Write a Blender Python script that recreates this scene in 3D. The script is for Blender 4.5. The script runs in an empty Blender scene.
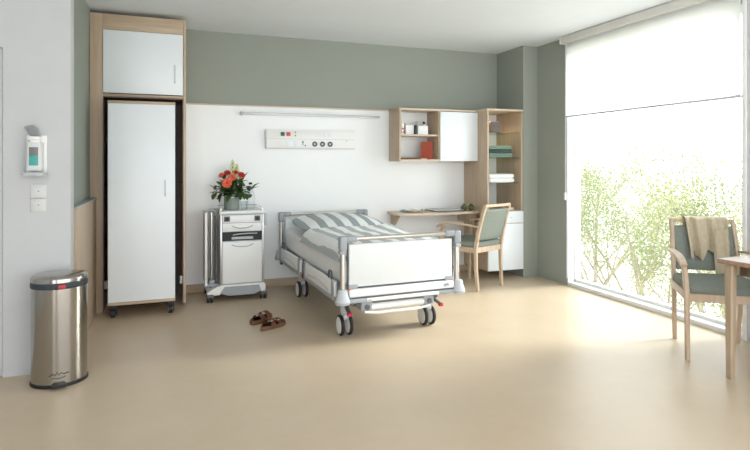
import bpy, bmesh, math, random
from mathutils import Vector, Matrix, noise
random.seed(7)
COL = bpy.context.scene.collection
PI = math.pi
R = math.radians

# ------------------------------------------------------------------ materials
def new_mat(name):
    m = bpy.data.materials.new(name); m.use_nodes = True
    nt = m.node_tree; nt.nodes.clear()
    out = nt.nodes.new('ShaderNodeOutputMaterial')
    b = nt.nodes.new('ShaderNodeBsdfPrincipled')
    nt.links.new(b.outputs[0], out.inputs[0])
    return m, nt, b, out
def srgb(c):
    return tuple(((v/255)/12.92 if v/255 <= .04045 else ((v/255+.055)/1.055)**2.4) for v in c)+(1,)
def plain(name, c, rough=.5, metal=0, var=.03, scale=6, bump=0, bscale=200, spec=.5, coat=0):
    m, nt, b, out = new_mat(name)
    N, L = nt.nodes, nt.links
    tc = N.new('ShaderNodeTexCoord')
    no = N.new('ShaderNodeTexNoise'); no.inputs['Scale'].default_value = scale; no.inputs['Detail'].default_value = 3
    L.new(tc.outputs['Object'], no.inputs['Vector'])
    r = N.new('ShaderNodeValToRGB')
    col = srgb(c)
    r.color_ramp.elements[0].position = .3; r.color_ramp.elements[1].position = .7
    r.color_ramp.elements[0].color = tuple(v*(1-var) for v in col[:3])+(1,)
    r.color_ramp.elements[1].color = tuple(min(1, v*(1+var)) for v in col[:3])+(1,)
    L.new(no.outputs['Fac'], r.inputs[0]); L.new(r.outputs[0], b.inputs['Base Color'])
    b.inputs['Roughness'].default_value = rough; b.inputs['Metallic'].default_value = metal
    b.inputs['Specular IOR Level'].default_value = spec
    b.inputs['Coat Weight'].default_value = coat
    if bump:
        n2 = N.new('ShaderNodeTexNoise'); n2.inputs['Scale'].default_value = bscale
        L.new(tc.outputs['Object'], n2.inputs['Vector'])
        bp = N.new('ShaderNodeBump'); bp.inputs['Strength'].default_value = bump; bp.inputs['Distance'].default_value = .002
        L.new(n2.outputs['Fac'], bp.inputs['Height']); L.new(bp.outputs[0], b.inputs['Normal'])
    return m
def wood(name, c1, c2, axis='Z', rough=.45):
    m, nt, b, out = new_mat(name)
    N, L = nt.nodes, nt.links
    tc = N.new('ShaderNodeTexCoord'); mp = N.new('ShaderNodeMapping')
    s = {'X': (1.2, 22, 22), 'Y': (22, 1.2, 22), 'Z': (22, 22, 1.2)}[axis]
    mp.inputs['Scale'].default_value = s
    L.new(tc.outputs['Object'], mp.inputs[0])
    no = N.new('ShaderNodeTexNoise'); no.inputs['Scale'].default_value = 2.2; no.inputs['Detail'].default_value = 6; no.inputs['Distortion'].default_value = .4
    L.new(mp.outputs[0], no.inputs['Vector'])
    r = N.new('ShaderNodeValToRGB'); r.color_ramp.elements[0].position = .32; r.color_ramp.elements[1].position = .68
    r.color_ramp.elements[0].color = srgb(c1); r.color_ramp.elements[1].color = srgb(c2)
    L.new(no.outputs['Fac'], r.inputs[0]); L.new(r.outputs[0], b.inputs['Base Color'])
    b.inputs['Roughness'].default_value = rough
    bp = N.new('ShaderNodeBump'); bp.inputs['Strength'].default_value = .08; bp.inputs['Distance'].default_value = .001
    L.new(no.outputs['Fac'], bp.inputs['Height']); L.new(bp.outputs[0], b.inputs['Normal'])
    return m
def brushed(name, c, rough=.28, axis='Z'):
    m, nt, b, out = new_mat(name)
    N, L = nt.nodes, nt.links
    tc = N.new('ShaderNodeTexCoord'); mp = N.new('ShaderNodeMapping')
    mp.inputs['Scale'].default_value = {'Z': (60, 60, 1), 'X': (1, 60, 60)}[axis]
    L.new(tc.outputs['Object'], mp.inputs[0])
    no = N.new('ShaderNodeTexNoise'); no.inputs['Scale'].default_value = 3
    L.new(mp.outputs[0], no.inputs['Vector'])
    mr = N.new('ShaderNodeMapRange'); mr.inputs['To Min'].default_value = rough*.8; mr.inputs['To Max'].default_value = rough*1.3
    L.new(no.outputs['Fac'], mr.inputs[0]); L.new(mr.outputs[0], b.inputs['Roughness'])
    b.inputs['Base Color'].default_value = srgb(c); b.inputs['Metallic'].default_value = 1
    return m
def stripes(name, ca, cb, period, axis=0, duty=.5, phase=0., curve=0., rough=.85, wob=.03):
    m, nt, b, out = new_mat(name)
    N, L = nt.nodes, nt.links
    tc = N.new('ShaderNodeTexCoord'); sp = N.new('ShaderNodeSeparateXYZ')
    L.new(tc.outputs['Object'], sp.inputs[0])
    no = N.new('ShaderNodeTexNoise'); no.inputs['Scale'].default_value = 3.0
    L.new(tc.outputs['Object'], no.inputs['Vector'])
    def mth(op, a, bb):
        n = N.new('ShaderNodeMath'); n.operation = op
        for i, v in enumerate((a, bb)):
            if v is None: continue
            if isinstance(v, (int, float)): n.inputs[i].default_value = v
            else: L.new(v, n.inputs[i])
        return n.outputs[0]
    other = sp.outputs[1-axis]
    x = mth('ADD', sp.outputs[axis], mth('MULTIPLY', mth('SUBTRACT', no.outputs['Fac'], .5), wob*2))
    x = mth('ADD', x, mth('MULTIPLY', mth('MULTIPLY', other, other), curve))
    f = mth('FRACT', mth('ADD', mth('DIVIDE', x, period), 50+phase), None)
    r = N.new('ShaderNodeValToRGB'); r.color_ramp.interpolation = 'LINEAR'
    e = r.color_ramp.elements
    e[0].position = 0; e[0].color = srgb(ca); e[1].position = duty-.02; e[1].color = srgb(ca)
    k = e.new(duty); k.color = srgb(cb); k = e.new(.98); k.color = srgb(cb); k = e.new(1); k.color = srgb(ca)
    L.new(f, r.inputs[0]); L.new(r.outputs[0], b.inputs['Base Color'])
    b.inputs['Roughness'].default_value = rough
    n2 = N.new('ShaderNodeTexNoise'); n2.inputs['Scale'].default_value = 9; L.new(tc.outputs['Object'], n2.inputs['Vector'])
    bp = N.new('ShaderNodeBump'); bp.inputs['Strength'].default_value = .5; bp.inputs['Distance'].default_value = .01
    L.new(n2.outputs['Fac'], bp.inputs['Height']); L.new(bp.outputs[0], b.inputs['Normal'])
    return m
def glass(name, tint=(1, 1, 1), gloss=.06, rough=.02):
    m = bpy.data.materials.new(name); m.use_nodes = True
    nt = m.node_tree; nt.nodes.clear(); N, L = nt.nodes, nt.links
    out = N.new('ShaderNodeOutputMaterial'); mx = N.new('ShaderNodeMixShader')
    tr = N.new('ShaderNodeBsdfTransparent'); tr.inputs[0].default_value = (*tint, 1)
    gl = N.new('ShaderNodeBsdfGlossy'); gl.inputs['Roughness'].default_value = rough
    fr = N.new('ShaderNodeFresnel'); fr.inputs['IOR'].default_value = 1.45
    mu = N.new('ShaderNodeMath'); mu.operation = 'MULTIPLY'; mu.inputs[1].default_value = gloss*16
    ge = N.new('ShaderNodeNewGeometry'); iv = N.new('ShaderNodeMath'); iv.operation = 'SUBTRACT'; iv.inputs[0].default_value = 1
    L.new(ge.outputs['Backfacing'], iv.inputs[1]); m2 = N.new('ShaderNodeMath'); m2.operation = 'MULTIPLY'
    L.new(fr.outputs[0], mu.inputs[0]); L.new(mu.outputs[0], m2.inputs[0]); L.new(iv.outputs[0], m2.inputs[1]); L.new(m2.outputs[0], mx.inputs[0])
    L.new(tr.outputs[0], mx.inputs[1]); L.new(gl.outputs[0], mx.inputs[2]); L.new(mx.outputs[0], out.inputs[0])
    return m
def leafy(name, c, trans=.5):
    m, nt, b, out = new_mat(name)
    N, L = nt.nodes, nt.links
    tc = N.new('ShaderNodeTexCoord'); no = N.new('ShaderNodeTexNoise'); no.inputs['Scale'].default_value = 1.7
    L.new(tc.outputs['Object'], no.inputs['Vector'])
    r = N.new('ShaderNodeValToRGB'); r.color_ramp.elements[0].position = .35; r.color_ramp.elements[1].position = .65
    col = srgb(c)
    r.color_ramp.elements[0].color = (col[0]*.8, col[1]*.85, col[2]*.8, 1)
    r.color_ramp.elements[1].color = (min(1, col[0]*1.25), min(1, col[1]*1.1), col[2]*1.1, 1)
    L.new(no.outputs['Fac'], r.inputs[0]); L.new(r.outputs[0], b.inputs['Base Color'])
    b.inputs['Roughness'].default_value = .6
    t = N.new('ShaderNodeBsdfTranslucent'); L.new(r.outputs[0], t.inputs[0])
    mx = N.new('ShaderNodeMixShader'); mx.inputs[0].default_value = trans
    L.new(b.outputs[0], mx.inputs[1]); L.new(t.outputs[0], mx.inputs[2]); L.new(mx.outputs[0], out.inputs[0])
    return m

OAK1, OAK2 = (178, 157, 133), (195, 175, 151)
MT = {}
MT['oak'] = wood('oak vertical', OAK1, OAK2, 'Z')
MT['oakx'] = wood('oak horizontal', OAK1, OAK2, 'X')
MT['oakedge'] = wood('pale oak edge', (202, 184, 163), (214, 197, 177), 'X')
MT['chairwood'] = wood('chair beech', (180, 158, 134), (199, 177, 153), 'Z')
MT['tablewood'] = wood('table oak brown', (146, 116, 94), (168, 138, 114), 'X', .3)
MT['tableleg'] = wood('table leg oak', (158, 139, 115), (175, 156, 132), 'Z')
MT['darkin'] = plain('dark brown carcass', (124, 106, 98), .5, var=.1)
MT['door'] = plain('white laminate', (232, 238, 242), .3, var=.008)
MT['white'] = plain('white plastic', (236, 237, 236), .35, var=.01)
MT['wallwhite'] = plain('white wall paint', (199, 201, 203), .8, var=.015, bump=.1, bscale=300)
MT['panelwhite'] = plain('white wall cladding', (238, 241, 242), .3, var=.006, scale=2)
MT['green'] = plain('grey green wall paint', (149, 155, 146), .8, var=.02, scale=2, bump=.12, bscale=300)
MT['ceil'] = plain('ceiling paint', (224, 229, 233), .9, var=.01, bump=.1, bscale=250)
MT['grey'] = plain('mid grey plastic', (156, 162, 167), .4)
MT['lgrey'] = plain('light grey plastic', (184, 189, 193), .4)
MT['dgrey'] = plain('dark grey plastic', (88, 91, 95), .45)
MT['black'] = plain('black rubber', (30, 30, 32), .55)
MT['steel'] = brushed('brushed stainless steel', (176, 172, 166), .16, 'Z')
MT['chrome'] = plain('satin chrome', (200, 200, 200), .18, 1, .02)
MT['warmmetal'] = plain('champagne metal tube', (208, 205, 199), .3, 1, 0)
MT['aluminium'] = plain('aluminium', (188, 190, 191), .35, .8, .02)
MT['fabric'] = plain('grey green upholstery', (124, 131, 123), .85, var=.06, scale=60, bump=.4, bscale=500)
MT['throw'] = plain('beige knitted throw', (186, 174, 150), .95, var=.06, scale=40, bump=.6, bscale=260)
MT['sheet'] = plain('white sheet', (236, 237, 238), .85, var=.01, bump=.5, bscale=6)
MT['red'] = plain('red plastic', (190, 45, 58), .4)
MT['orange'] = plain('orange plastic', (214, 96, 52), .4)
MT['sockgreen'] = plain('green socket plastic', (28, 84, 62), .35)
MT['sockred'] = plain('red socket plastic', (206, 66, 52), .35)
MT['tan'] = plain('tan plastic', (178, 150, 96), .4)
MT['leather'] = plain('brown leather', (98, 56, 38), .55, var=.12, scale=30)
MT['sole'] = plain('dark brown footbed', (104, 74, 52), .75, var=.1, scale=30)
MT['vase'] = plain('grey green ceramic', (128, 137, 130), .45, var=.03)
MT['bag'] = plain('blue grey liner bag', (50, 62, 72), .5, var=.1, bump=.5, bscale=60)
MT['teal'] = plain('teal print', (72, 168, 160), .4, var=.08)
MT['smoke'] = plain('grey print', (120, 122, 122), .4, var=.08)
MT['redbook'] = plain('rust red book cloth', (164, 72, 50), .6)
MT['brownbook'] = plain('brown book cover', (112, 80, 52), .6)
MT['paper'] = plain('book pages', (232, 218, 196), .8)
MT['mint'] = plain('mint green towel', (130, 152, 136), .9, bump=.5, bscale=260)
MT['darkgreen'] = plain('dark green towel', (70, 88, 88), .9, bump=.5, bscale=260)
MT['pouch'] = plain('taupe pouch fabric', (118, 112, 108), .8)
MT['olive'] = plain('olive glazed ceramic', (84, 92, 56), .2, var=.25, scale=40)
MT['duvet'] = stripes('striped duvet cloth', (238, 240, 241), (176, 184, 187), .15, 0, .5, .12, wob=.015)
MT['pillow'] = stripes('striped pillow cloth', (238, 241, 243), (158, 169, 173), .16, 0, .52, .30, curve=-.12, wob=.01)
MT['glass'] = glass('window glass', (.97, .99, .98))
MT['shelfglass'] = glass('shelf glass', (.75, .85, .8), .1)
MT['carafe'] = glass('carafe glass', (.93, .95, .95), .12)
MT['bark'] = plain('birch bark', (150, 140, 124), .8, var=.3, scale=8)
MT['leaf1'] = leafy('spring leaves yellow green', (138, 144, 104))
MT['leaf2'] = leafy('spring leaves pale green', (134, 146, 108))
MT['fleaf'] = leafy('dark bouquet leaves', (62, 92, 44), .2)
MT['redpetal'] = plain('red petals', (196, 52, 50), .6, var=.12, scale=40)
MT['coral'] = plain('coral petals', (232, 112, 84), .6, var=.12, scale=40)
MT['creampetal'] = plain('cream green petals', (214, 218, 168), .6, var=.1, scale=40)
MT['ground'] = plain('pale gravel ground', (226, 224, 214), .9, var=.06)

# floor: beige vinyl, satin
def floor_mat():
    m, nt, b, out = new_mat('beige vinyl floor')
    N, L = nt.nodes, nt.links
    tc = N.new('ShaderNodeTexCoord')
    a = N.new('ShaderNodeTexNoise'); a.inputs['Scale'].default_value = 1.6; a.inputs['Detail'].default_value = 8; a.inputs['Roughness'].default_value = .7
    L.new(tc.outputs['Object'], a.inputs['Vector'])
    r = N.new('ShaderNodeValToRGB'); r.color_ramp.elements[0].position = .3; r.color_ramp.elements[1].position = .72
    r.color_ramp.elements[0].color = srgb((190, 172, 147)); r.color_ramp.elements[1].color = srgb((200, 183, 160))
    L.new(a.outputs['Fac'], r.inputs[0]); L.new(r.outputs[0], b.inputs['Base Color'])
    mr = N.new('ShaderNodeMapRange'); mr.inputs['To Min'].default_value = .28; mr.inputs['To Max'].default_value = .42
    L.new(a.outputs['Fac'], mr.inputs[0]); L.new(mr.outputs[0], b.inputs['Roughness'])
    b.inputs['Specular IOR Level'].default_value = .35
    return m
MT['floor'] = floor_mat()
MT['switch'] = plain('off white switch plastic', (212, 213, 213), .4)
MT['board'] = plain('bed board laminate', (222, 225, 224), .35, var=.008)
MT['cass'] = plain('warm white cassette', (214, 213, 208), .4)
def blind_mat():
    m = bpy.data.materials.new('white blind fabric'); m.use_nodes = True
    nt = m.node_tree; nt.nodes.clear(); N, L = nt.nodes, nt.links
    out = N.new('ShaderNodeOutputMaterial')
    d = N.new('ShaderNodeBsdfDiffuse'); t = N.new('ShaderNodeBsdfTranslucent'); mx = N.new('ShaderNodeMixShader')
    w = N.new('ShaderNodeTexWave'); w.inputs['Scale'].default_value = 300
    tc = N.new('ShaderNodeTexCoord'); L.new(tc.outputs['Object'], w.inputs['Vector'])
    r = N.new('ShaderNodeValToRGB'); r.color_ramp.elements[0].color = (.93, .94, .94, 1); r.color_ramp.elements[1].color = (.96, .96, .96, 1)
    L.new(w.outputs['Fac'], r.inputs[0]); L.new(r.outputs[0], d.inputs[0]); L.new(r.outputs[0], t.inputs[0])
    mx.inputs[0].default_value = .75
    L.new(d.outputs[0], mx.inputs[1]); L.new(t.outputs[0], mx.inputs[2]); L.new(mx.outputs[0], out.inputs[0])
    return m
MT['blind'] = blind_mat()

# ------------------------------------------------------------------ mesh builder
class MB:
    def __init__(s): s.bm = bmesh.new()
    def box(s, x0, x1, y0, y1, z0, z1, bv=0., seg=2, rot=None):
        r = bmesh.ops.create_cube(s.bm, size=1)
        vs = r['verts']; c = Vector(((x0+x1)/2, (y0+y1)/2, (z0+z1)/2))
        for v in vs:
            v.co = Vector((v.co.x*(x1-x0), v.co.y*(y1-y0), v.co.z*(z1-z0)))
            if rot is not None: v.co = rot @ v.co
            v.co += c
        if bv > 0:
            es = {e for v in vs for e in v.link_edges}
            bmesh.ops.bevel(s.bm, geom=list(es), offset=bv, segments=seg, profile=.5, affect='EDGES')
        return s
    def ring(s, pts): return [s.bm.verts.new(p) for p in pts]
    def skin(s, rings, closed=True, caps=True):
        for a, b in zip(rings, rings[1:]):
            n = len(a)
            for i in range(n if closed else n-1):
                j = (i+1) % n
                s.bm.faces.new((a[i], a[j], b[j], b[i]))
        if caps and closed:
            s.bm.faces.new(list(reversed(rings[0]))); s.bm.faces.new(rings[-1])
        return s
    def tube(s, pts, r, seg=12, rect=None, up=None):
        """swept tube; r number or list; rect=(w,h) sweeps a rounded rectangle"""
        pts = [Vector(p) for p in pts]; n = len(pts); rings = []
        prev = None
        for i, p in enumerate(pts):
            t = (pts[min(i+1, n-1)]-pts[max(i-1, 0)]).normalized()
            ref = Vector(up) if up else (prev if prev is not None else (Vector((0, 0, 1)) if abs(t.z) < .9 else Vector((1, 0, 0))))
            a = (ref - t*ref.dot(t)).normalized(); prev = a
            b = t.cross(a)
            k = r[i] if isinstance(r, (list, tuple)) else r
            if rect:
                w, h = rect[0]*k/2, rect[1]*k/2; q = min(w, h)*.35
                prof = [(w-q, h), (-w+q, h), (-w, h-q), (-w, -h+q), (-w+q, -h), (w-q, -h), (w, -h+q), (w, h-q)]
                prof = [(x, y) for x, y in prof]
            else:
                prof = [(k*math.cos(2*PI*j/seg), k*math.sin(2*PI*j/seg)) for j in range(seg)]
            rings.append(s.ring([p + b*x + a*y for x, y in prof]))
        return s.skin(rings)
    def cyl(s, p0, p1, r, r1=None, seg=20): return s.tube([p0, p1], [r, r if r1 is None else r1], seg)
    def lathe(s, prof, c=(0, 0, 0), seg=28, sx=1, sy=1, m=None):
        c = Vector(c); rings = []
        for (rr, z) in prof:
            pts = []
            for j in range(seg):
                a = 2*PI*j/seg
                p = Vector((max(rr, 1e-4)*math.cos(a)*sx, max(rr, 1e-4)*math.sin(a)*sy, z))
                if m is not None: p = m @ p
                pts.append(c+p)
            rings.append(s.ring(pts))
        return s.skin(rings)
    def prism(s, poly, axis, a, b):
        def mk(u, v, w):
            return {'X': (w, u, v), 'Y': (u, w, v), 'Z': (u, v, w)}[axis]
        r0 = s.ring([mk(u, v, a) for u, v in poly]); r1 = s.ring([mk(u, v, b) for u, v in poly])
        return s.skin([r0, r1])
    def grid(s, f, nu, nv):
        g = [[s.bm.verts.new(f(i/nu, j/nv)) for j in range(nv+1)] for i in range(nu+1)]
        for i in range(nu):
            for j in range(nv):
                s.bm.faces.new((g[i][j], g[i+1][j], g[i+1][j+1], g[i][j+1]))
        return s
    def blob(s, c, rx, ry, rz, p=2.0, nu=20, nv=12, m=None, f=None):
        """superellipsoid"""
        c = Vector(c); rings = []
        def sg(v, e): return math.copysign(abs(v)**e, v)
        e = 2/p
        for j in range(nv+1):
            ph = -PI/2+PI*j/nv*.998+.003
            pts = []
            for i in range(nu):
                th = 2*PI*i/nu
                q = Vector((rx*sg(math.cos(ph), e)*sg(math.cos(th), e), ry*sg(math.cos(ph), e)*sg(math.sin(th), e), rz*sg(math.sin(ph), 1)))
                if f: q = f(q)
                if m is not None: q = m @ q
                pts.append(c+q)
            rings.append(s.ring(pts))
        return s.skin(rings)
    def build(s, name, mat, parent=None, label=None, kind=None, sharp=35, mats=None):
        bm = s.bm
        bmesh.ops.remove_doubles(bm, verts=bm.verts, dist=1e-6)
        bmesh.ops.recalc_face_normals(bm, faces=bm.faces)
        for f in bm.faces: f.smooth = True
        for e in bm.edges:
            if len(e.link_faces) == 2 and e.calc_face_angle(0) > R(sharp): e.smooth = False
        me = bpy.data.meshes.new(name); bm.to_mesh(me); bm.free()
        me.materials.append(MT[mat])
        o = bpy.data.objects.new(name, me); COL.objects.link(o)
        if parent is not None: o.parent = parent
        if label: o['label'] = label
        if kind: o['kind'] = kind
        return o
def rr(w, d, q, n=4, cx=0, cy=0):
    """rounded rectangle outline"""
    pts = []
    for (sx, sy, a0) in ((1, 1, 0), (-1, 1, 90), (-1, -1, 180), (1, -1, 270)):
        for k in range(n+1):
            a = R(a0+90*k/n)
            pts.append((cx+sx*(w/2-q)+q*math.cos(a), cy+sy*(d/2-q)+q*math.sin(a)))
    return pts
def thing(name, label, cat, loc=(0, 0, 0), rz=0, group=None):
    o = bpy.data.objects.new(name, None); COL.objects.link(o)
    o.location = loc; o.rotation_euler = (0, 0, R(rz)); o.empty_display_size = .1
    o['label'] = label; o['category'] = cat
    if group: o['group'] = group
    return o
def tag(o, label, cat, group=None, kind=None):
    o['label'] = label; o['category'] = cat
    if group: o['group'] = group
    if kind: o['kind'] = kind
    return o
def place(o, loc, rz=0, rx=0, ry=0):
    o.location = loc; o.rotation_euler = (R(rx), R(ry), R(rz)); return o
def dup(root, loc=None, rz=None, label=None, group=None):
    r = root.copy(); COL.objects.link(r)
    if loc is not None: r.location = loc
    if rz is not None: r.rotation_euler = (0, 0, R(rz))
    if label: r['label'] = label
    if group: r['group'] = group
    for ch in list(root.children):
        c = ch.copy(); COL.objects.link(c); c.parent = r
        for g in list(ch.children):
            d = g.copy(); COL.objects.link(d); d.parent = c
    return r
def struct(name, mb, mat, label=None, parent=None):
    o = mb.build(name, mat, parent)
    if parent is None: o['kind'] = 'structure'
    return o

# ------------------------------------------------------------------ room shell
H = 2.637; YB = 5.80; XR = 3.95
XL = -0.66; YW = 3.90; XFAR = -2.6; YREAR = -0.5
struct('floor', MB().box(XFAR-.1, XR+.17, YREAR, YB+.1, -.12, 0), 'floor')
struct('ceiling', MB().box(XFAR-.1, XR+.17, YREAR, YB+.1, H, H+.15), 'ceil')
struct('wall_back', MB().box(XL-.1, XR+.17, YB, YB+.15, 0, H), 'green')
struct('wall_alcove', MB().box(XL-.12, XL, YW+.12, YB, 0, H), 'green')
# white wall facing the camera, with the door opening on its left
wl = MB()
DX = -0.955
wl.box(DX, -.592, YW, YW+.12, 0, H)
wl.box(XFAR, DX, YW, YW+.12, 2.0, H)
wl.box(XFAR, DX-.92, YW, YW+.12, 0, 2.0)
struct('wall_front', wl, 'wallwhite')
struct('wall_left', MB().box(XFAR-.1, XFAR, YREAR, YW+.12, 0, H), 'wallwhite')
d1 = struct('door_1', MB().box(DX-.916, DX-.004, YW+.012, YW+.055, .006, 1.996, .002), 'wallwhite')
mb = MB(); mb.cyl((DX-.86, YW+.012, 1.02), (DX-.86, YW-.05, 1.02), .011); mb.cyl((DX-.86, YW-.05, 1.02), (DX-.74, YW-.05, 1.02), .010)
mb.build('door_handle', 'chrome', d1)
for i_, (xa_, xb_) in enumerate(((-2.6, -1.8), (-1.0, -.55))):
    struct('reflection_pier', MB().box(xa_, xb_, YREAR-.15, YREAR, 0, H), 'green')  # unseen piers behind the camera, added to give the steel bin banded reflections
# window wall with opening
WY0, WY1, WZ0, WZ1 = 2.842, 4.745, .035, 2.50
wr = MB()
wr.box(XR, XR+.17, WY1, YB, 0, H); struct('wall_side', MB().box(XR, XR+.17, YREAR, WY0, 0, H), 'wallwhite')
wr.box(XR, XR+.17, WY0, WY1, WZ1, H)
struct('wall_right', wr, 'green')
struct('trim_2', MB().box(XR-.004, XR+.06, WY0-.0, WY1, 0, WZ0, .002), 'white')
struct('wall_column', MB().box(3.755, XR, 5.26, YB, 0, H), 'green')
# window frame, reveal lining, glass
w1 = MB()
x0, x1 = XR+.085, XR+.15
w1.box(x0, x1, WY0, WY1, WZ0-.03, WZ0+.03, .003); w1.box(x0, x1, WY0, WY1, WZ1-.07, WZ1, .003)
w1.box(x0, x1, WY0, WY0+.06, WZ0, WZ1, .003); w1.box(x0, x1, WY1-.02, WY1, WZ0, WZ1, .003)
win = struct('window_1', w1, 'white')
MB().box(XR+.11, XR+.118, WY0+.05, WY1-.015, WZ0+.025, WZ1-.06).build('pane', 'glass', win)
rv = MB()
rv.box(XR-.003, XR+.085, WY1-.004, WY1+.0, WZ0, WZ1); rv.box(XR-.003, XR+.085, WY0, WY0+.004, WZ0, WZ1)
rv.box(XR, XR+.085, WY0, WY1, WZ0-.03, WZ0+.003)
struct('trim_3', rv, 'white')
# white architrave on the right edge of the window
struct('trim_4', MB().box(XR-.012, XR, WY0-.03, WY0+.0, 0, H-.06, .002), 'white')
# white wall cladding with oak top edge
PX0, PX1 = .13, 3.30
struct('wall_cladding', MB().box(PX0, PX1, YB-.02, YB, .085, 1.885), 'panelwhite')
struct('trim_1', MB().box(PX0, 2.31, YB-.024, YB, 1.885, 1.90, .001), 'oakedge')
struct('baseboard_back', MB().box(PX0-.1, 3.755, YB-.016, YB, 0, .085, .002), 'oakx')

# ------------------------------------------------------------------ outside
tag(MB().box(4.3, 60, -30, 60, -3.3, -3.2).build('gravel_ground', 'ground'), 'pale bright ground far below the window', 'ground', kind='structure')
def tree(name, label, base, h, spread, n_leaf, leafmat, seed, zlow=.2):
    rnd = random.Random(seed)
    t = thing(name, label, 'tree', base, 0, 'spring trees outside the window')
    tm = MB(); tips = []
    def branch(p, d, L, r, lvl):
        pts = [p]; q = p.copy(); dd = d.copy(); n = 4
        for i in range(n):
            dd = (dd+Vector((rnd.uniform(-1, 1), rnd.uniform(-1, 1), rnd.uniform(-.3, .6)))*.16).normalized()
            q = q+dd*L/n; pts.append(q.copy())
        tm.tube(pts, [r*(1-.6*i/n) for i in range(n+1)], 6)
        if lvl >= 2: tips.extend(pts[1:])
        if lvl < 4:
            for k in range(4 if lvl == 0 else 3):
                i = rnd.randint(1 if lvl else 1, n)
                a = rnd.uniform(0, 2*PI); sd = Vector((math.cos(a), math.sin(a), rnd.uniform(.1, .9))).normalized()
                nd = (dd*.55+sd*.75).normalized()
                branch(pts[i], nd, L*rnd.uniform(.5, .72), r*(1-.6*i/n)*.6, lvl+1)
    trunk_top = Vector((0, 0, h*zlow))
    tm.cyl((0, 0, 0), trunk_top, h*.016, h*.012, 8)
    for k in range(5):
        a = 2*PI*k/5+rnd.uniform(-.4, .4)
        branch(trunk_top, Vector((math.cos(a)*spread, math.sin(a)*spread, 1)).normalized(), h*.42, h*.008, 1)
    branch(trunk_top, Vector((0, 0, 1)), h*.5, h*.009, 1)
    tm.build('trunk', 'bark', t)
    vs, fs = [], []
    for i in range(n_leaf):
        c = rnd.choice(tips)+Vector((rnd.gauss(0, 1), rnd.gauss(0, 1), rnd.gauss(0, 1)))*.16
        s = rnd.uniform(.013, .028)
        u = Vector((rnd.gauss(0, 1), rnd.gauss(0, 1), rnd.gauss(0, 1))).normalized()
        v = u.orthogonal().normalized(); w = u.cross(v)*.55
        k = len(vs)
        vs += [c-v*s, c+w*s, c+v*s, c-w*s]; fs.append((k, k+1, k+2, k+3))
    me = bpy.data.meshes.new('foliage'); me.from_pydata([tuple(v) for v in vs], [], fs); me.materials.append(MT[leafmat])
    o = bpy.data.objects.new('foliage', me); COL.objects.link(o); o.parent = t
    return t
tree('young_tree', 'pale green young tree seen through the left third of the window', (9.6, 10.6, -3.2), 5.6, .6, 24000, 'leaf1', 3)
tree('young_tree', 'pale green young tree seen through the middle of the window', (7.9, 7.3, -3.2), 5.1, .6, 22000, 'leaf2', 5)
tree('young_tree', 'pale green young tree behind the armchair by the window', (7.4, 5.3, -3.2), 5.0, .55, 19000, 'leaf1', 11)

# ------------------------------------------------------------------ roller blind
bl = thing('roller_blind', 'white roller blind half lowered over the tall window', 'blind', (XR-.06, (WY0+WY1)/2, H))
cy = (WY1-WY0)/2
mb = MB(); mb.box(-.025, .058, -cy-.03, cy+.02, -.075, -.002, .012, 3); mb.build('cassette', 'cass', bl)
mb = MB(); mb.box(-.028, .058, cy+.02, cy+.026, -.078, -.001, .002); mb.build('end_cap', 'white', bl)
mb = MB(); mb.box(.030, .032, -cy-.0, cy-.006, -.84, -.07); mb.build('blind_fabric', 'blind', bl)
mb = MB(); mb.box(.022, .040, -cy-.01, cy-.004, -.855, -.838, .004); mb.build('bottom_bar', 'lgrey', bl)
mb = MB()
mb.tube([(.042, cy+.018, -.07), (.042, cy+.018, -1.66)], .0035, 8); mb.build('pull_cord', 'white', bl)
mb = MB(); mb.box(.03, .054, cy+.006, cy+.030, -1.73, -1.65, .006); mb.build('cord_weight', 'white', bl)
mb = MB(); mb.box(.045, .0585, cy+.001, cy+.008, -2.56, -.075, .001); mb.build('side_guide', 'lgrey', bl)

# ------------------------------------------------------------------ wardrobe
YF = 5.28
wd = thing('wardrobe', 'tall built-in oak wardrobe with a white upper door and an open lower bay', 'wardrobe', (0, 0, 0))
mb = MB(); mb.box(XL+.003, XL+.105, YF, YB-.003, 0, 2.60, .001); mb.build('filler_panel', 'oak', wd)
mb = MB(); mb.box(.105, .128, YF, YB-.003, .025, 2.60, .001); mb.build('side_panel', 'oak', wd)
mb = MB(); mb.box(XL+.106, .104, YF+.001, YB-.003, 2.465, 2.599, .001); mb.build('top_panel', 'oakx', wd)
mb = MB(); mb.box(XL+.106, .104, YF+.001, YB-.02, 1.885, 1.905, .001); mb.build('divider_shelf', 'oakx', wd)
mb = MB(); mb.box(XL+.106, .104, YB-.02, YB-.003, 0, 2.46)
mb.box(XL+.106, XL+.112, YF+.02, YB-.02, .01, 1.884); mb.box(.098, .104, YF+.02, YB-.02, .03, 1.884)
mb.box(XL+.112, .098, YF+.02, YB-.02, 1.875, 1.884)
mb.build('lining', 'darkin', wd, label='dark brown inner lining')
mb = MB(); mb.box(XL+.109, .101, YF-.012, YF+.006, 1.912, 2.459, .002)
ud = mb.build('door', 'door', wd)
mb = MB(); mb.tube([(.035, YF-.012, 2.02), (.035, YF-.035, 2.025), (.035, YF-.035, 2.175), (.035, YF-.012, 2.18)], .005, 8)
mb.build('handle', 'switch', ud)
mb = MB()
mb.box(XL+.112, XL+.14, YF+.02, YF+.07, .20, .27, .004); mb.build('bracket', 'lgrey', wd); mb = MB(); mb.box(.075, .098, YF+.02, YF+.06, .20, .27, .004)
mb.build('bracket', 'lgrey', wd)
mb = MB(); mb.tube([(.098, YF+.04, 1.12), (.075, YF+.02, 1.12), (.07, YF+.0, 1.13)], .006, 8); mb.build('latch', 'black', wd)
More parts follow.
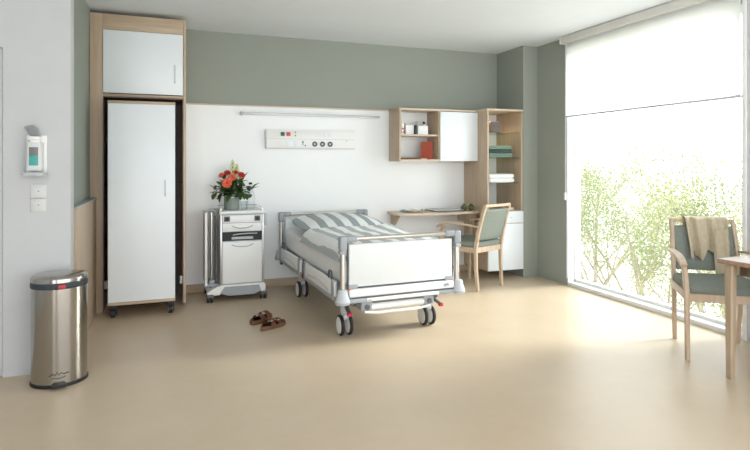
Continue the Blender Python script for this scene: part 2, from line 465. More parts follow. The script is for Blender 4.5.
# rolling cabinet
rc = thing('rolling_cabinet', 'white rolling cabinet on black castors, pulled out of the wardrobe bay', 'cabinet', (-.229, 5.035, 0))
mb = MB(); mb.box(-.262, .262, .018, .018+.5, .135, 1.80, .001); mb.build('body', 'door', rc)
mb = MB(); mb.box(-.264, .264, -.002, .52, 1.80, 1.822, .001); mb.build('top_board', 'oakx', rc, label='oak top board')
mb = MB(); mb.box(-.264, .264, -.002, .52, .112, .135, .001); mb.build('base_board', 'oakx', rc, label='oak base board')
mb = MB(); mb.box(-.262, .262, 0, .018, .137, 1.798, .001); dd_ = mb.build('door', 'door', rc)
mb = MB(); mb.tube([(.185, 0, 1.02), (.185, -.024, 1.025), (.185, -.024, 1.145), (.185, 0, 1.15)], .005, 8); mb.build('handle', 'switch', dd_)
for sx in (-.225, .225):
    for y in (.045, .46):
        mb = MB(); mb.box(sx-.03, sx+.03, y-.02, y+.045, .07, .113, .004); mb.box(sx-.028, sx-.02, y-.01, y+.03, .02, .09, .003); mb.box(sx+.02, sx+.028, y-.01, y+.03, .02, .09, .003)
        cs = mb.build('castor', 'black', rc)
        MB().cyl((sx-.017, y+.01, .036), (sx+.017, y+.01, .036), .036).build('wheel', 'black', cs)

# low oak guard panel on the left
gp = thing('low_partition', 'low oak panel with grey top edge against the wall, between wardrobe and bin', 'partition', (0, 0, 0))
MB().box(XL+.003, XL+.055, 4.22, YF-.003, 0, .985, .001).build('panel', 'oak', gp)
MB().box(XL+.001, XL+.058, 4.217, YF-.003, .985, 1.0, .002).build('top_edge', 'grey', gp, label='grey top edge strip')

# ------------------------------------------------------------------ dispenser, switches
sd = thing('soap_dispenser', 'wall mounted hand sanitiser dispenser with a grey elbow lever and teal label', 'dispenser', (-.775, YW, 0))
MB().box(-.055, .055, -.012, -.001, 1.235, 1.47, .006).build('back_plate', 'white', sd)
MB().prism([(x, y) for x, y in rr(.085, .075, .018, 4, 0, -.052)], 'Z', 1.255, 1.425).build('bottle', 'switch', sd)
MB().box(-.024, .024, -.0915, -.0895, 1.285, 1.345, .0005).build('lower_label', 'teal', sd)
MB().box(-.024, .024, -.0915, -.0895, 1.345, 1.395, .0005).build('upper_label', 'smoke', sd)
mb = MB(); mb.prism(rr(.055, .05, .012, 4, 0, -.05), 'Z', 1.425, 1.455); mb.box(-.03, .03, -.09, -.02, 1.44, 1.462, .006); mb.build('pump_head', 'white', sd)
mb = MB(); mb.tube([(0, -.03, 1.46), (-.002, -.055, 1.475), (-.008, -.075, 1.505), (-.022, -.105, 1.52)], [1, 1.05, 1.2, 1.0], rect=(.055, .012)); mb.build('lever', 'grey', sd)
mb = MB(); mb.prism(rr(.13, .125, .03, 5, 0, -.067), 'Z', 1.225, 1.243); mb.build('drip_tray', 'lgrey', sd)
for z, lb in ((1.125, 'white square wall switch, upper of the pair under the soap dispenser'), (1.04, 'white square wall switch, lower of the pair under the soap dispenser')):
    sw = thing('wall_switch', lb, 'switch', (-.765, YW, z), 0, 'wall switches by the door')
    MB().box(-.042, .042, -.010, -.001, -.041, .041, .004).build('plate', 'switch', sw)
    MB().box(-.029, .029, -.014, -.010, -.029, .029, .002).build('rocker', 'switch', sw)
    MB().box(-.004, .004, -.0148, -.014, -.001, .004).build('symbol', 'dgrey', sw)

# ------------------------------------------------------------------ pedal bin
pb = thing('pedal_bin', 'brushed stainless steel pedal bin on the floor by the white wall', 'bin', (-.626, 3.74, 0), 8)
def ell(rx, ry, z, n=48): return [(rx*math.cos(2*PI*i/n), ry*math.sin(2*PI*i/n)*(1 if math.sin(2*PI*i/n) < 0 else .85), z) for i in range(n)]
def ellstack(profile):
    m = MB(); m.skin([m.ring(ell(.148*k+a, .135*k+a, z)) for (k, a, z) in profile]); return m
ellstack([(1, .0, .018), (1, 0, .575), (1, -.004, .578)]).build('body', 'steel', pb)
ellstack([(1, .001, 0), (1, .005, .003), (1, .005, .018), (1, .0, .022)]).build('base_ring', 'black', pb)
ellstack([(1, .001, .568), (1, .004, .574), (1, .003, .598), (1, -.004, .60)]).build('liner_bag', 'bag', pb, label='blue grey bag edge folded over the rim')
ellstack([(1, -.006, .598), (1, .002, .602), (1, .003, .622), (1, -.004, .634), (.93, -.01, .642), (.6, 0, .646), (.2, 0, .648)]).build('lid', 'steel', pb)
MB().box(-.04, .04, -.178, -.13, .012, .024, .005).build('pedal', 'black', pb)
MB().box(-.005, .035, -.143, -.137, .572, .594, .003).build('clip', 'red', pb, label='red clip on the bag')
mb = MB()
pts = [(-.05, .072), (-.03, .084), (-.02, .074), (-.008, .092), (0, .076), (.015, .088), (.022, .078), (.05, .083)]
def onb(x, z): return (x, -.1365*math.sqrt(max(0, 1-(x/.157)**2))-.0005, z)
mb.tube([onb(x, z) for x, z in pts], .0022, 6); mb.tube([onb(x, z-.016) for x, z in [(-.035, .075), (.0, .07), (.035, .079)]], .0016, 6)
mb.build('script_mark', 'black', pb, label='small black script mark on the body')

# ------------------------------------------------------------------ sandals
def outline(L, w, n=28):
    pts = []
    for i in range(n):
        a = 2*PI*i/n; y = math.cos(a)*L/2; x = math.sin(a)*w/2*(1+.16*math.cos(a))
        pts.append((x+.008*math.sin(a*1)*math.cos(a), y))
    return pts
sn = thing('sandal', 'brown two strap sandal lying further from the camera, open toe to the left', 'sandal', (.70, 4.56, 0), 133, 'brown sandals beside the bed')
m = MB(); o1 = outline(.265, .10)
m.skin([m.ring([(x, y, z) for x, y in [(a*k, b*k) for a, b in o1]]) for k, z in ((.97, 0), (1, .004), (1, .024), (.97, .03))]); m.build('sole', 'sole', sn)
m = MB(); m.skin([m.ring([(a*k, b*k, z) for a, b in o1]) for k, z in ((.955, .028), (.955, .033), (.86, .030))]); m.build('footbed', 'leather', sn)
for y0, hh, wd_ in ((.035, .052, .045), (-.04, .062, .05)):
    m = MB()
    def f(u, v):
        a = PI*u
        return Vector((-.051*math.cos(a)*(1+.03*math.sin(a)), y0+(v-.5)*wd_*(1.0+.1*math.cos(a))+.006*math.sin(a), .012+hh*math.sin(a)**.8))
    m.grid(f, 16, 3)
    geom = m.bm.faces[:]
    bmesh.ops.solidify(m.bm, geom=geom, thickness=.004)
    st = m.build('strap', 'leather', sn)
    MB().box(.018, .034, y0-.014, y0+.014, hh*.93, hh*.93+.010, .002, rot=Matrix.Rotation(R(25), 3, 'Y')).build('buckle', 'warmmetal', st)
dup(sn, (.755, 4.355, 0), -54, 'brown two strap sandal lying nearer the camera, heel to the left')

# ------------------------------------------------------------------ medical supply panel, wall lamp
sp = thing('medical_supply_panel', 'white wall panel with green and red sockets above the bedside cabinet', 'panel', (1.41, YB-.02, 1.55))
MB().box(-.49, .49, -.05, -.001, -.1, .1, .004).build('housing', 'white', sp)
MB().box(-.485, .485, -.0515, -.05, .002, .005).build('seam_line', 'lgrey', sp)
MB().box(-.489, -.479, -.052, -.05, -.097, .097).build('end_strip', 'lgrey', sp)
MB().box(-.485, .485, -.0515, -.05, -.096, -.091).build('lower_line', 'lgrey', sp)
MB().box(-.334, -.292, -.058, -.05, .034, .075, .003).build('green_socket', 'sockgreen', sp, label='green socket')
MB().box(-.272, -.230, -.058, -.05, .034, .075, .003).build('red_socket', 'sockred', sp, label='red socket')
for z in (.04, .075): MB().cyl((-.178, -.05, z), (-.178, -.056, z), .009).build('indicator', 'tan', sp)
for x in (-.24, -.152): MB().box(x-.034, x+.034, -.055, -.05, -.08, -.012, .002).build('blank_plate', 'door', sp)
mb = MB(); mb.box(-.105, -.088, -.0515, -.05, -.035, -.018); mb.box(-.1, -.092, -.0515, -.05, -.06, -.035); mb.box(-.078, -.066, -.0515, -.05, -.072, -.055); mb.build('symbols', 'dgrey', sp)
for x in (.032, .117, .202):
    m = MB(); m.lathe([(.029, 0), (.029, .005), (.024, .005), (.02, .001), (.001, .001)], (x, -.05, -.048), 24, m=Matrix.Rotation(R(90), 3, 'X')); rg = m.build('gas_outlet', 'dgrey', sp)
    MB().cyl((x, -.05, -.048), (x, -.056, -.048), .011).build('nozzle', 'lgrey', rg)
for x in (.06, .105, .15, .2): MB().box(x-.018, x+.018, -.054, -.05, .03, .075, .003).build('socket', 'door', sp)
MB().cyl((.39, -.05, -.01), (.39, -.053, -.01), .006).build('screw', 'grey', sp)
lb_ = thing('wall_lamp', 'long slim grey light bar on the white wall above the bed', 'lamp', (1.44, YB-.02, 1.81))
MB().box(-.75, .75, -.055, -.002, -.004, .012, .004).build('housing', 'aluminium', lb_)
MB().box(-.74, .74, -.050, -.01, -.010, -.004, .002).build('diffuser', 'white', lb_)
MB().box(-.775, -.75, -.06, -.001, -.016, .018, .003).build('end_cap', 'lgrey', lb_)

# ------------------------------------------------------------------ bedside cabinet
bc = thing('bedside_cabinet', 'white wheeled hospital bedside cabinet under the flowers', 'cabinet', (.635, 5.32, 0))
MB().box(-.20, .20, 0.014, .42, .155, .80, .003).build('body', 'lgrey', bc)
mb = MB(); mb.box(-.21, .21, -.002, .43, .822, .845, .006); mb.build('top', 'white', bc)
mb = MB(); mb.box(-.212, .212, -.004, .432, .812, .822, .003); mb.build('top_edge', 'aluminium', bc)
for x in (-.195, .195):
    MB().box(x-.010, x+.010, -.006, .012, .155, .812, .004).build('corner_profile', 'aluminium', bc)
mb = MB()
m = MB(); m.tube([(-.195, .02, .845), (-.195, .02, .872), (-.195, .41, .872), (.195, .41, .872), (.195, .02, .872), (.195, .02, .845)], .004, 8); m.build('gallery_rail', 'chrome', bc)
mb = MB(); mb.box(-.183, .183, -.004, .014, .735, .807, .003); tp = mb.build('top_drawer', 'white', bc)
for x in (-.142, .14): MB().box(x-.027, x+.027, -.0075, -.004, .748, .797, .003).build('socket', 'dgrey', tp)
for x in (-.142, .14): MB().box(x-.012, x+.012, -.009, -.0075, .760, .785, .001).build('socket', 'black', tp)
def hnd(z, w):
    m = MB(); m.tube([(-w, -.004, z+.012), (-w*.7, -.014, z-.002), (-w*.3, -.02, z-.009), (w*.3, -.02, z-.009), (w*.7, -.014, z-.002), (w, -.004, z+.012)], .0042, 8); return m
mb = MB(); mb.box(-.183, .183, -.004, .014, .652, .730, .003); dr = mb.build('drawer', 'white', bc); hnd(.695, .095).build('handle', 'chrome', dr)
mb = MB(); mb.box(-.183, .183, .006, .0135, .565, .647); mb.build('bay_shade', 'black', bc, label='flat black sheet standing for the shade of an open compartment')  # no recess here: compartment shade is a black plate on the solid body
mb = MB(); mb.box(-.10, .10, -.012, .006, .578, .602, .003); mb.tube([(-.09, -.018, .622), (-.03, -.02, .63), (.05, -.018, .632), (.14, -.008, .63)], .005, 8); mb.build('drawer_slide', 'lgrey', bc)
mb = MB(); mb.box(-.183, .183, -.004, .014, .165, .558, .003); dl = mb.build('door', 'white', bc); hnd(.520, .10).build('handle', 'chrome', dl)
# base
mb = MB()
poly = [(-.32, .068), (-.32, .095), (-.25, .135), (-.19, .155), (.20, .155), (.215, .14), (.215, .068), (.175, .068), (.15, .125), (-.16, .125), (-.21, .068)]
mb.prism(poly, 'Y', -.02, .44); mb.build('base_frame', 'white', bc)
mb = MB(); mb.prism([(-.205, .085), (-.165, .14), (.155, .14), (.172, .085), (.11, .055), (-.13, .055)], 'Y', -.024, .40); mb.build('base_tray', 'grey', bc)
for x, y in ((-.295, .0), (.198, .0), (-.295, .40), (.198, .40)):
    m = MB(); m.box(x-.032, x+.032, y-.035, y+.035, .045, .078, .010, 3); m.build('castor_housing', 'dgrey', bc)
    cs = bc.children[-1]
    for q in (-.018, .018): MB().cyl((x+q-.009, y, .034), (x+q+.009, y, .034), .034).build('wheel', 'black', cs)
# folded over-bed table on its left side
mb = MB(); mb.box(-.335, -.318, .06, .40, .16, .83, .006); ft = mb.build('folded_tray', 'tan', bc, label='folded beige tray board')
mb = MB(); mb.box(-.338, -.316, .045, .06, .15, .835, .004); mb.build('tray_edge', 'white', ft)
mb = MB(); mb.cyl((-.275, .08, .12), (-.275, .08, .83), .014); mb.build('lift_column', 'chrome', bc)
mb = MB(); mb.cyl((-.242, .10, .14), (-.242, .10, .80), .007); mb.build('gas_rod', 'dgrey', bc)
m = MB(); m.tube([(-.327, .07, .80), (-.32, .07, .845), (-.29, .07, .858), (-.26, .08, .85), (-.235, .09, .82), (-.21, .10, .80)], .012, 10); m.build('top_hinge', 'grey', bc)
mb = MB(); mb.box(-.345, -.225, .05, .12, .135, .165, .008); mb.box(-.30, -.25, .03, .12, .165, .2, .008); mb.build('lower_bracket', 'grey', bc)
mb = MB(); mb.box(.21, .235, .02, .12, .70, .81, .004); mb.build('side_bracket', 'lgrey', bc)

# vase, flowers, carafe
VX, VY, VZ = .556, 5.50, .8455
vs_ = MB().lathe([(.001, 0), (.068, 0), (.074, .006), (.075, .171), (.073, .178), (.066, .176), (.066, .02), (.001, .018)], seg=36).build('flower_vase', 'vase')
tag(place(vs_, (VX, VY, VZ)), 'grey green cylindrical vase holding flowers on the bedside cabinet', 'vase')
MB().box(-.018, .018, -.0768, -.0745, .118, .126, .001).build('white_mark', 'white', vs_)
VT = Vector((VX, VY, VZ+.16))
def stemtube(m, top, r=.003):
    base = Vector((VX+(top.x-VX)*.12, VY+(top.y-VY)*.12, VZ+.05)); mid = Vector((VX+(top.x-VX)*.28, VY+(top.y-VY)*.28, VT.z+.02))
    m.tube([base, mid, (mid+top)/2+Vector((0, 0, .01)), top], r, 6)
def orient(d): return Vector((0, 0, 1)).rotation_difference(Vector(d).normalized()).to_matrix()
def bloom(label, top, d, mat, r, rows, cat='flower', nm='gerbera'):
    t = thing(nm, label, cat, (0, 0, 0), 0, 'cut flowers in the grey vase')
    m = MB(); stemtube(m, Vector(top)); m.build('stem', 'fleaf', t)
    r = r*.84; m = MB(); O = orient(d); c = Vector(top)
    for k in range(rows):
        n = 11-2*k if rows > 2 else 16
        rr_ = r*(1-k*.24); lift = .15+k*.35
        for i in range(n):
            a = 2*PI*i/n+k*.3
            ca, sa = math.cos(a), math.sin(a); w = rr_*4.4/n
            def P(s, q, z): return c+O@Vector((ca*s-sa*q, sa*s+ca*q, z))
            z1 = rr_*lift*.6; z2 = rr_*lift
            p = [P(.004, 0, .001+k*.003), P(rr_*.55, w*.5, z1+k*.003), P(rr_*.55, -w*.5, z1+k*.003), P(rr_*.93, w*.42, z2+k*.003), P(rr_*.93, -w*.42, z2+k*.003), P(rr_, 0, z2*.96+k*.003)]
            v = [m.bm.verts.new(x) for x in p]
            m.bm.faces.new((v[0], v[2], v[1])); m.bm.faces.new((v[1], v[2], v[4], v[3])); m.bm.faces.new((v[3], v[4], v[5]))
    m.build('petals', mat, t, sharp=80)
    m = MB(); m.blob(c+O@Vector((0, 0, r*.18)), r*.22, r*.22, r*.14, nu=10, nv=6); m.build('heart', 'redpetal' if mat != 'redpetal' else 'black', t)
    return t
FB = []
bloom('coral red gerbera, largest bloom at the front of the bouquet', (VX-.055, VY-.10, VZ+.262), (-.2, -1, .35), 'coral', .060, 3)
bloom('deep red rose on the right of the bouquet', (VX+.085, VY-.05, VZ+.335), (.3, -.9, .7), 'redpetal', .046, 4, nm='rose')
bloom('deep red gerbera at the top left of the bouquet', (VX-.045, VY-.02, VZ+.355), (-.2, -.7, .9), 'redpetal', .045, 3)
bloom('coral rose in the centre of the bouquet', (VX-.005, VY-.08, VZ+.315), (.1, -1, .5), 'coral', .045, 4, nm='rose')
bloom('pale coral rose at the far left of the bouquet', (VX-.10, VY-.02, VZ+.335), (-.6, -.7, .6), 'coral', .036, 4, nm='rose')
bloom('small dark red rose low behind the coral gerbera', (VX+.03, VY-.03, VZ+.36), (.1, -.6, 1), 'redpetal', .036, 4, nm='rose')
def spike(label, top, h):
    t = thing('snapdragon', label, 'flower', (0, 0, 0), 0, 'cut flowers in the grey vase')
    m = MB(); stemtube(m, Vector(top)); m.build('stem', 'fleaf', t)
    m = MB(); n = 34
    for i in range(n):
        f_ = i/n; z = -h*.8+h*f_; rad = .026*(1-f_)**.8+.004; a = i*2.4
        m.blob((top[0]+rad*math.cos(a), top[1]+rad*math.sin(a), top[2]+z), .014*(1-f_*.65), .014*(1-f_*.65), .016*(1-f_*.6), nu=8, nv=5)
    m.build('florets', 'creampetal', t)
spike('tallest cream green snapdragon spike of the bouquet', (VX+.008, VY, VZ+.455), .17)
spike('shorter cream green snapdragon spike behind the tall one', (VX+.05, VY+.02, VZ+.42), .14)
def sprig(label, dirv, L, n=7, seed=0, sz=.04):
    rnd = random.Random(seed)
    t = thing('leaf_sprig', label, 'foliage', (0, 0, 0), 0, 'green leaves around the bouquet')
    d = Vector(dirv).normalized(); pts = [Vector((VX, VY, VZ+.06)), VT+Vector((d.x*.04, d.y*.04, 0))]
    p = pts[-1].copy()
    for i in range(4):
        p = p+Vector((d.x, d.y, d.z-.12*i))*L/4; pts.append(p.copy())
    m = MB(); m.tube(pts, .0025, 6); m.build('stem', 'fleaf', t)
    m = MB()
    n = int(n*1.5)
    for i in range(n):
        k = 1+int(3.99*i/n)+rnd.random()*.9; k0 = int(k); q = pts[min(k0, 5)].lerp(pts[min(k0+1, 5)], k-k0)
        ld = (d*.5+Vector((rnd.gauss(0, 1), rnd.gauss(0, 1), rnd.gauss(0, .7)))).normalized()
        s = sz*rnd.uniform(1.1, 1.75); sd_ = ld.cross(Vector((0, 0, 1))).normalized(); up = sd_.cross(ld)
        ring = []
        spts = [(0, 0), (.25, .34), (.55, .42), (.82, .24), (1, 0)]
        L_ = [m.bm.verts.new(q+ld*s*1.5*a+sd_*s*b+up*s*(.25*b-.35*a*a)) for a, b in spts]
        Rr = [m.bm.verts.new(q+ld*s*1.5*a-sd_*s*b+up*s*(.25*b-.35*a*a)) for a, b in spts]
        C = [m.bm.verts.new(q+ld*s*1.5*a-up*s*.35*a*a) for a, b in spts]
        for j in range(4):
            for A in (L_, Rr):
                m.bm.faces.new((C[j], C[j+1], A[j+1], A[j]))
    m.build('leaves', 'fleaf', t, sharp=80)
sprig('broad single leaf sprig reaching far left of the bouquet', (-.9, -.3, .75), .19, 5, 1, .038)
sprig('leaf sprig drooping to the left of the vase rim', (-.9, -.4, .25), .14, 12, 2, .042)
sprig('leaf sprig reaching right over the carafe side', (.95, -.2, .45), .19, 13, 3, .038)
sprig('leaf sprig low on the right above the vase rim', (.7, -.6, .12), .15, 12, 4, .042)
sprig('leafy sprig in front of the blooms at the vase rim', (-.1, -1, .12), .09, 12, 5, .042)
sprig('upright leaf sprig at the top right of the bouquet', (.5, .1, .9), .20, 11, 6, .034)
sprig('upright leaf sprig behind the red gerbera', (-.35, .1, 1), .22, 12, 7, .034)
sprig('leaf sprig behind the middle of the bouquet', (.1, .3, .9), .16, 16, 8, .044)
sprig('thin trailing sprig hanging left below the rim', (-.8, -.5, -.15), .14, 6, 9, .022)
sprig('wide leaf sprig at the upper left of the bouquet beside the pale coral rose', (-.8, -.2, .95), .17, 9, 21, .042)
sprig('wide leaf sprig at the upper right of the bouquet beside the red rose', (.75, -.3, .8), .15, 10, 22, .040)
sprig('leaf sprig rising between the coral and red blooms', (.15, -.5, .95), .13, 9, 23, .036)
cf = thing('carafe', 'clear glass water carafe with a black stopper, right of the vase', 'carafe', (.735, 5.50, .8455))
MB().lathe([(.001, 0), (.042, 0), (.045, .008), (.045, .13), (.036, .17), (.018, .20), (.016, .235), (.019, .245)], seg=28).build('bottle', 'carafe', cf)
MB().lathe([(.001, .243), (.015, .243), (.017, .247), (.017, .262), (.001, .264)], seg=16).build('stopper', 'black', cf)
tag(place(MB().lathe([(.001, 0), (.03, 0), (.033, .006), (.036, .085), (.034, .085), (.031, .008), (.001, .006)], seg=24).build('drinking_glass', 'carafe'), (.665, 5.44, .8455)), 'clear drinking glass between vase and carafe', 'glass')

# ------------------------------------------------------------------ hospital bed
BL = Vector((1.622, 3.78, 0)); BR = 2.2
bed = thing('hospital_bed', 'white and grey adjustable hospital bed on dual castors', 'bed', BL, BR)
W = .470; LEN = 1.95
def tubeend(y, zt, foot):
    for sx in (-1, 1):
        MB().tube([(sx*W, y, .36), (sx*W, y, zt-.06)], .021, 16).build('end_post', 'warmmetal', bed)
        m = MB(); m.box(sx*W-.028, sx*W+.028, y-.028, y+.028, zt-.09, zt+.012, .014, 3)
        xa, xb = sorted((sx*(W-.02), sx*(W-.105)))
        m.box(xa, xb, y-.024, y+.024, zt-.034, zt+.011, .012, 3)
        m.build('corner_connector', 'grey', bed)
        if foot: MB().box(sx*W-.022 if sx > 0 else sx*W-.030, sx*W+.030 if sx > 0 else sx*W+.022, y-.026, y+.026, zt-.12, zt-.09, .01).build('connector_sleeve', 'grey', bed)
    MB().tube([(-W+.10, y, zt-.012), (W-.10, y, zt-.012)], .017, 16).build('end_rail', 'warmmetal', bed)
tubeend(0, .765, True); tubeend(LEN, .775, False)
MB().box(-.425, .425, -.012, .014, .405, .715, .006, 3).build('foot_board', 'board', bed)
MB().box(-.425, .425, LEN-.012, LEN+.014, .40, .715, .006, 3).build('head_board', 'board', bed)
m = MB(); m.tube([(-.435, -.002, .72), (-.435, -.002, .40), (.435, -.002, .40), (.435, -.002, .72)], .006, 8); m.build('board_trim', 'dgrey', bed)
for sx in (-1, 1):
    xa, xb = sorted((sx*.43, sx*.36)); m = MB(); m.box(xa, xb, -.02, .018, .39, .425, .006); cc = m.build('board_clamp', 'grey', bed)
    xa, xb = sorted((sx*.432, sx*.40)); MB().box(xa, xb, -.024, -.016, .385, .397, .002).build('release_mark', 'orange', cc)
# foot beam and corner bumpers
m = MB(); m.box(-.43, .43, -.035, .03, .335, .392, .012, 3); m.build('foot_beam', 'white', bed)
MB().box(-.43, .43, -.030, .03, .322, .336, .002).build('beam_gap', 'dgrey', bed)
m = MB(); m.box(-.30, .30, -.038, .03, .296, .323, .008, 3); m.build('lower_beam', 'white', bed)
for sx in (-1, 1):
    xa, xb = sorted((sx*.44, sx*.295)); MB().box(xa, xb, -.040, .03, .294, .325, .006).build('beam_end', 'grey', bed)
MB().box(.335, .385, -.039, -.035, .352, .38, .002).build('badge', 'lgrey', bed, label='small grey badge with blue arc mark')
m = MB(); m.tube([(.347, -.0395, .362), (.352, -.0395, .371), (.360, -.0395, .374), (.368, -.0395, .371), (.374, -.0395, .362)], .003, 6); m.build('badge_mark', 'sockgreen', bed.children[-1])
MB().box(-.30, -.26, -.041, -.038, .303, .316, .001).build('plate_mark', 'lgrey', bed)
for y in (-.012, LEN+.01):
    for sx in (-1, 1):
        MB().lathe([(.03, .288), (.05, .290), (.056, .298), (.054, .318), (.043, .35), (.034, .388), (.026, .394)], (sx*.476, y, 0), 24).build('corner_bumper', 'lgrey', bed)
        MB().lathe([(.0565, .300), (.0572, .303), (.0572, .307), (.0560, .310)], (sx*.476, y, 0), 24).build('bumper_ring', 'grey', bed.children[-1])
# side rails (lowered)
for sx in (-1, 1):
    xo = sx*.478
    for (ya, yb) in ((.10, .93), (1.07, 1.87)):
        m = MB(); xa, xb = sorted((xo-sx*.0, xo+sx*.028))
        m.box(xa, xb, ya, yb, .318, .435, .010, 3)
        sr = m.build('side_rail', 'white', bed)
        m = MB(); m.box(xa-.003, xb+.003, ya+.01, yb-.01, .292, .322, .006); m.build('lower_edge', 'grey', sr)
        for yy in (ya+.03, yb-.03):
            m = MB(); m.box(xa-.004, xb+.004, yy-.028, yy+.028, .31, .445, .008, 3); m.build('grip', 'grey', sr)
        yk = (ya+.12) if ya < .5 else (yb-.12)
        m = MB(); m.tube([(xo+sx*.014, yk-.035, .43), (xo+sx*.014, yk-.035, .475), (xo+sx*.014, yk-.02, .492), (xo+sx*.014, yk+.02, .492), (xo+sx*.014, yk+.035, .475), (xo+sx*.014, yk+.035, .43)], .008, 8)
        m.build('release_handle', 'dgrey', sr)
        m = MB(); n_ = 14
        m.tube([(xo+sx*.030, ya+.12+(yb-ya-.24)*i/n_, .345+.028*math.sin(PI*i/n_)) for i in range(n_+1)], .003, 6); m.build('curved_groove', 'lgrey', sr)
    xa, xb = sorted((sx*.40, sx*.462)); MB().box(xa, xb, .04, LEN-.03, .30, .385, .006).build('side_beam', 'lgrey', bed)
MB().box(-.42, .42, .04, LEN-.03, .375, .402, .004).build('mattress_platform', 'lgrey', bed)
# underframe
m = MB(); 
for sx in (-1, 1): m.box(sx*.33-.03, sx*.33+.03, .10, LEN-.10, .235, .30, .006)
m.box(-.36, .36, .10, .17, .235, .30, .006); m.box(-.36, .36, LEN-.2, LEN-.13, .235, .30, .006); m.build('chassis', 'grey', bed)
MB().box(-.13, .13, .75, 1.15, .20, .37, .02).build('lift_motor', 'dgrey', bed)
m = MB(); m.cyl((-.30, .02, .245), (.26, .02, .245), .024); m.build('cross_tube', 'white', bed)
for x in (-.285, .225):
    m = MB(); m.box(x-.045, x+.045, -.005, .11, .222, .292, .012, 3); m.build('tube_holder', 'grey', bed)
    m = MB(); m.lathe([(.001, 0), (.02, 0), (.02, .01), (.001, .01)], (x, -.006, .25), 16, m=Matrix.Rotation(R(90), 3, 'X')); m.build('knob', 'dgrey', bed.children[-1])
m = MB(); m.tube([(-.30, .0, .215), (-.20, -.01, .205), (.15, -.01, .205), (.24, .0, .215)], .010, 10); m.build('pedal_bar', 'white', bed)
for (x, y, ft_) in ((-.385, .20, 1), (.315, .20, 1), (-.375, 1.47, 0), (.315, 1.47, 0)):
    m = MB(); m.lathe([(.022, .12), (.024, .15), (.036, .19), (.036, .24)], (x, y, 0), 18); m.box(x-.022, x+.022, y-.045, y+.035, .13, .17, .012, 3)
    cs = m.build('castor', 'lgrey', bed)
    for q in (-.034, .034):
        m = MB(); m.lathe([(.055, -.014), (.07, -.013), (.0775, -.006), (.0775, .006), (.07, .013), (.055, .014)], (x+q, y, .0785), 32, m=Matrix.Rotation(R(90), 3, 'Y')); w_ = m.build('tyre', 'black', cs)
        m = MB(); m.lathe([(.001, -.0165), (.05, -.016), (.062, -.0145), (.062, .0145), (.05, .016), (.001, .0165)], (x+q, y, .0785), 32, m=Matrix.Rotation(R(90), 3, 'Y')); m.build('hub_cover', 'white', cs)
    if ft_:
        sg_ = -1 if x < 0 else 1
        dx = -.01 if x < 0 else .05
        m = MB(); m.tube([(x, y-.02, .245), (x+dx*.6, y-.08, .215), (x+dx, y-.13, .195)], [1, 1, .9], rect=(.03, .016)); m.build('brake_pedal', 'dgrey', cs)
        m = MB(); m.box(x+dx-.018, x+dx+.018, y-.155, y-.125, .178, .203, .007, 3); m.build('pedal_tip', 'red', cs, label='red pedal tip')
        if x < 0: MB().box(-.475, -.44, .05, .08, .265, .287, .005).build('orange_marker', 'orange', bed)
    else:
        m = MB(); m.tube([(x, y-.02, .245), (x-.01, y-.09, .205)], 1, rect=(.03, .016)); m.build('brake_pedal', 'orange', cs)
m = MB(); m.box(-.40, -.35, .25, .9, .20, .235, .01); m.build('linkage_bar', 'grey', bed)
m = MB(); m.box(-.49, -.465, 1.88, 1.93, .25, .33, .006); m.build('head_hook', 'dgrey', bed)

Mb = Matrix.Translation(BL) @ Matrix.Rotation(R(BR), 4, 'Z')
def onbed(o): o.location = BL; o.rotation_euler = (0, 0, R(BR)); return o
m = MB()
def mtr(u, v): pass
def hs(y):  # head section rises
    return max(0, y-1.25)*.04
rings = []
for i in range(25):
    y = .045+(LEN-.03-.045)*i/24
    ins = .02 if i in (0, 24) else 0
    z0 = .405+hs(y)*.9; z1 = .60+hs(y)-(.015 if i in (0, 24) else 0)
    pr = rr(.90-2*ins, z1-z0-ins, .035, 3, 0, (z0+z1)/2)
    rings.append(m.ring([(a, y, b) for a, b in pr]))
m.skin(rings)
tag(onbed(m.build('mattress', 'sheet')), 'white sheeted mattress on the hospital bed', 'mattress')
# duvet
def nz(x, y, s=4., k=0): return noise.noise(Vector((x*s, y*s, k)))
m = MB()
def fd(u, v):
    x = (u-.5)*.97; y = .06+1.10*v
    e = min(1, (.5-abs(u-.5))/.09); ev = min(1, v/.05, (1-v)/.05)
    puff = (e**.5)*(max(0, ev)**.5)
    z = .622+hs(y)+.075*puff+.014*nz(x, y, 4, 1)*puff+.006*nz(x, y, 9, 2)*puff
    if v > .8: z += .02*puff*(v-.8)/.2
    if e < 1: z -= max(0, abs(x)-.452)/.033*.035
    y += .03*nz(x, 0, 3, 5)*v
    return Vector((x, y, z))
m.grid(fd, 56, 70)
bmesh.ops.recalc_face_normals(m.bm, faces=m.bm.faces)
bmesh.ops.solidify(m.bm, geom=m.bm.faces[:], thickness=.018)
tag(onbed(m.build('duvet', 'duvet', sharp=80)), 'grey and white striped duvet spread over the mattress', 'duvet')
# pillow
pm = MB()
def pf(q):
    t = min(1, (abs(q.x)/.44))**3; s_ = (abs(q.y)/.37)**3
    q = Vector((q.x, q.y, q.z*(1-.55*t)*(1-.5*s_)))
    q.z += .008*nz(q.x, q.y, 8, 3)
    return q
pm.blob((0, 0, 0), .44, .37, .078, 3.2, 48, 24, f=pf)
pl_ = pm.build('pillow', 'pillow', sharp=80)
p0 = Mb @ Vector((-.0, 1.49, .702))
pl_.location = p0; pl_.rotation_euler = (R(5), 0, R(BR))
tag(pl_, 'plump grey and white striped pillow at the head of the bed', 'pillow')

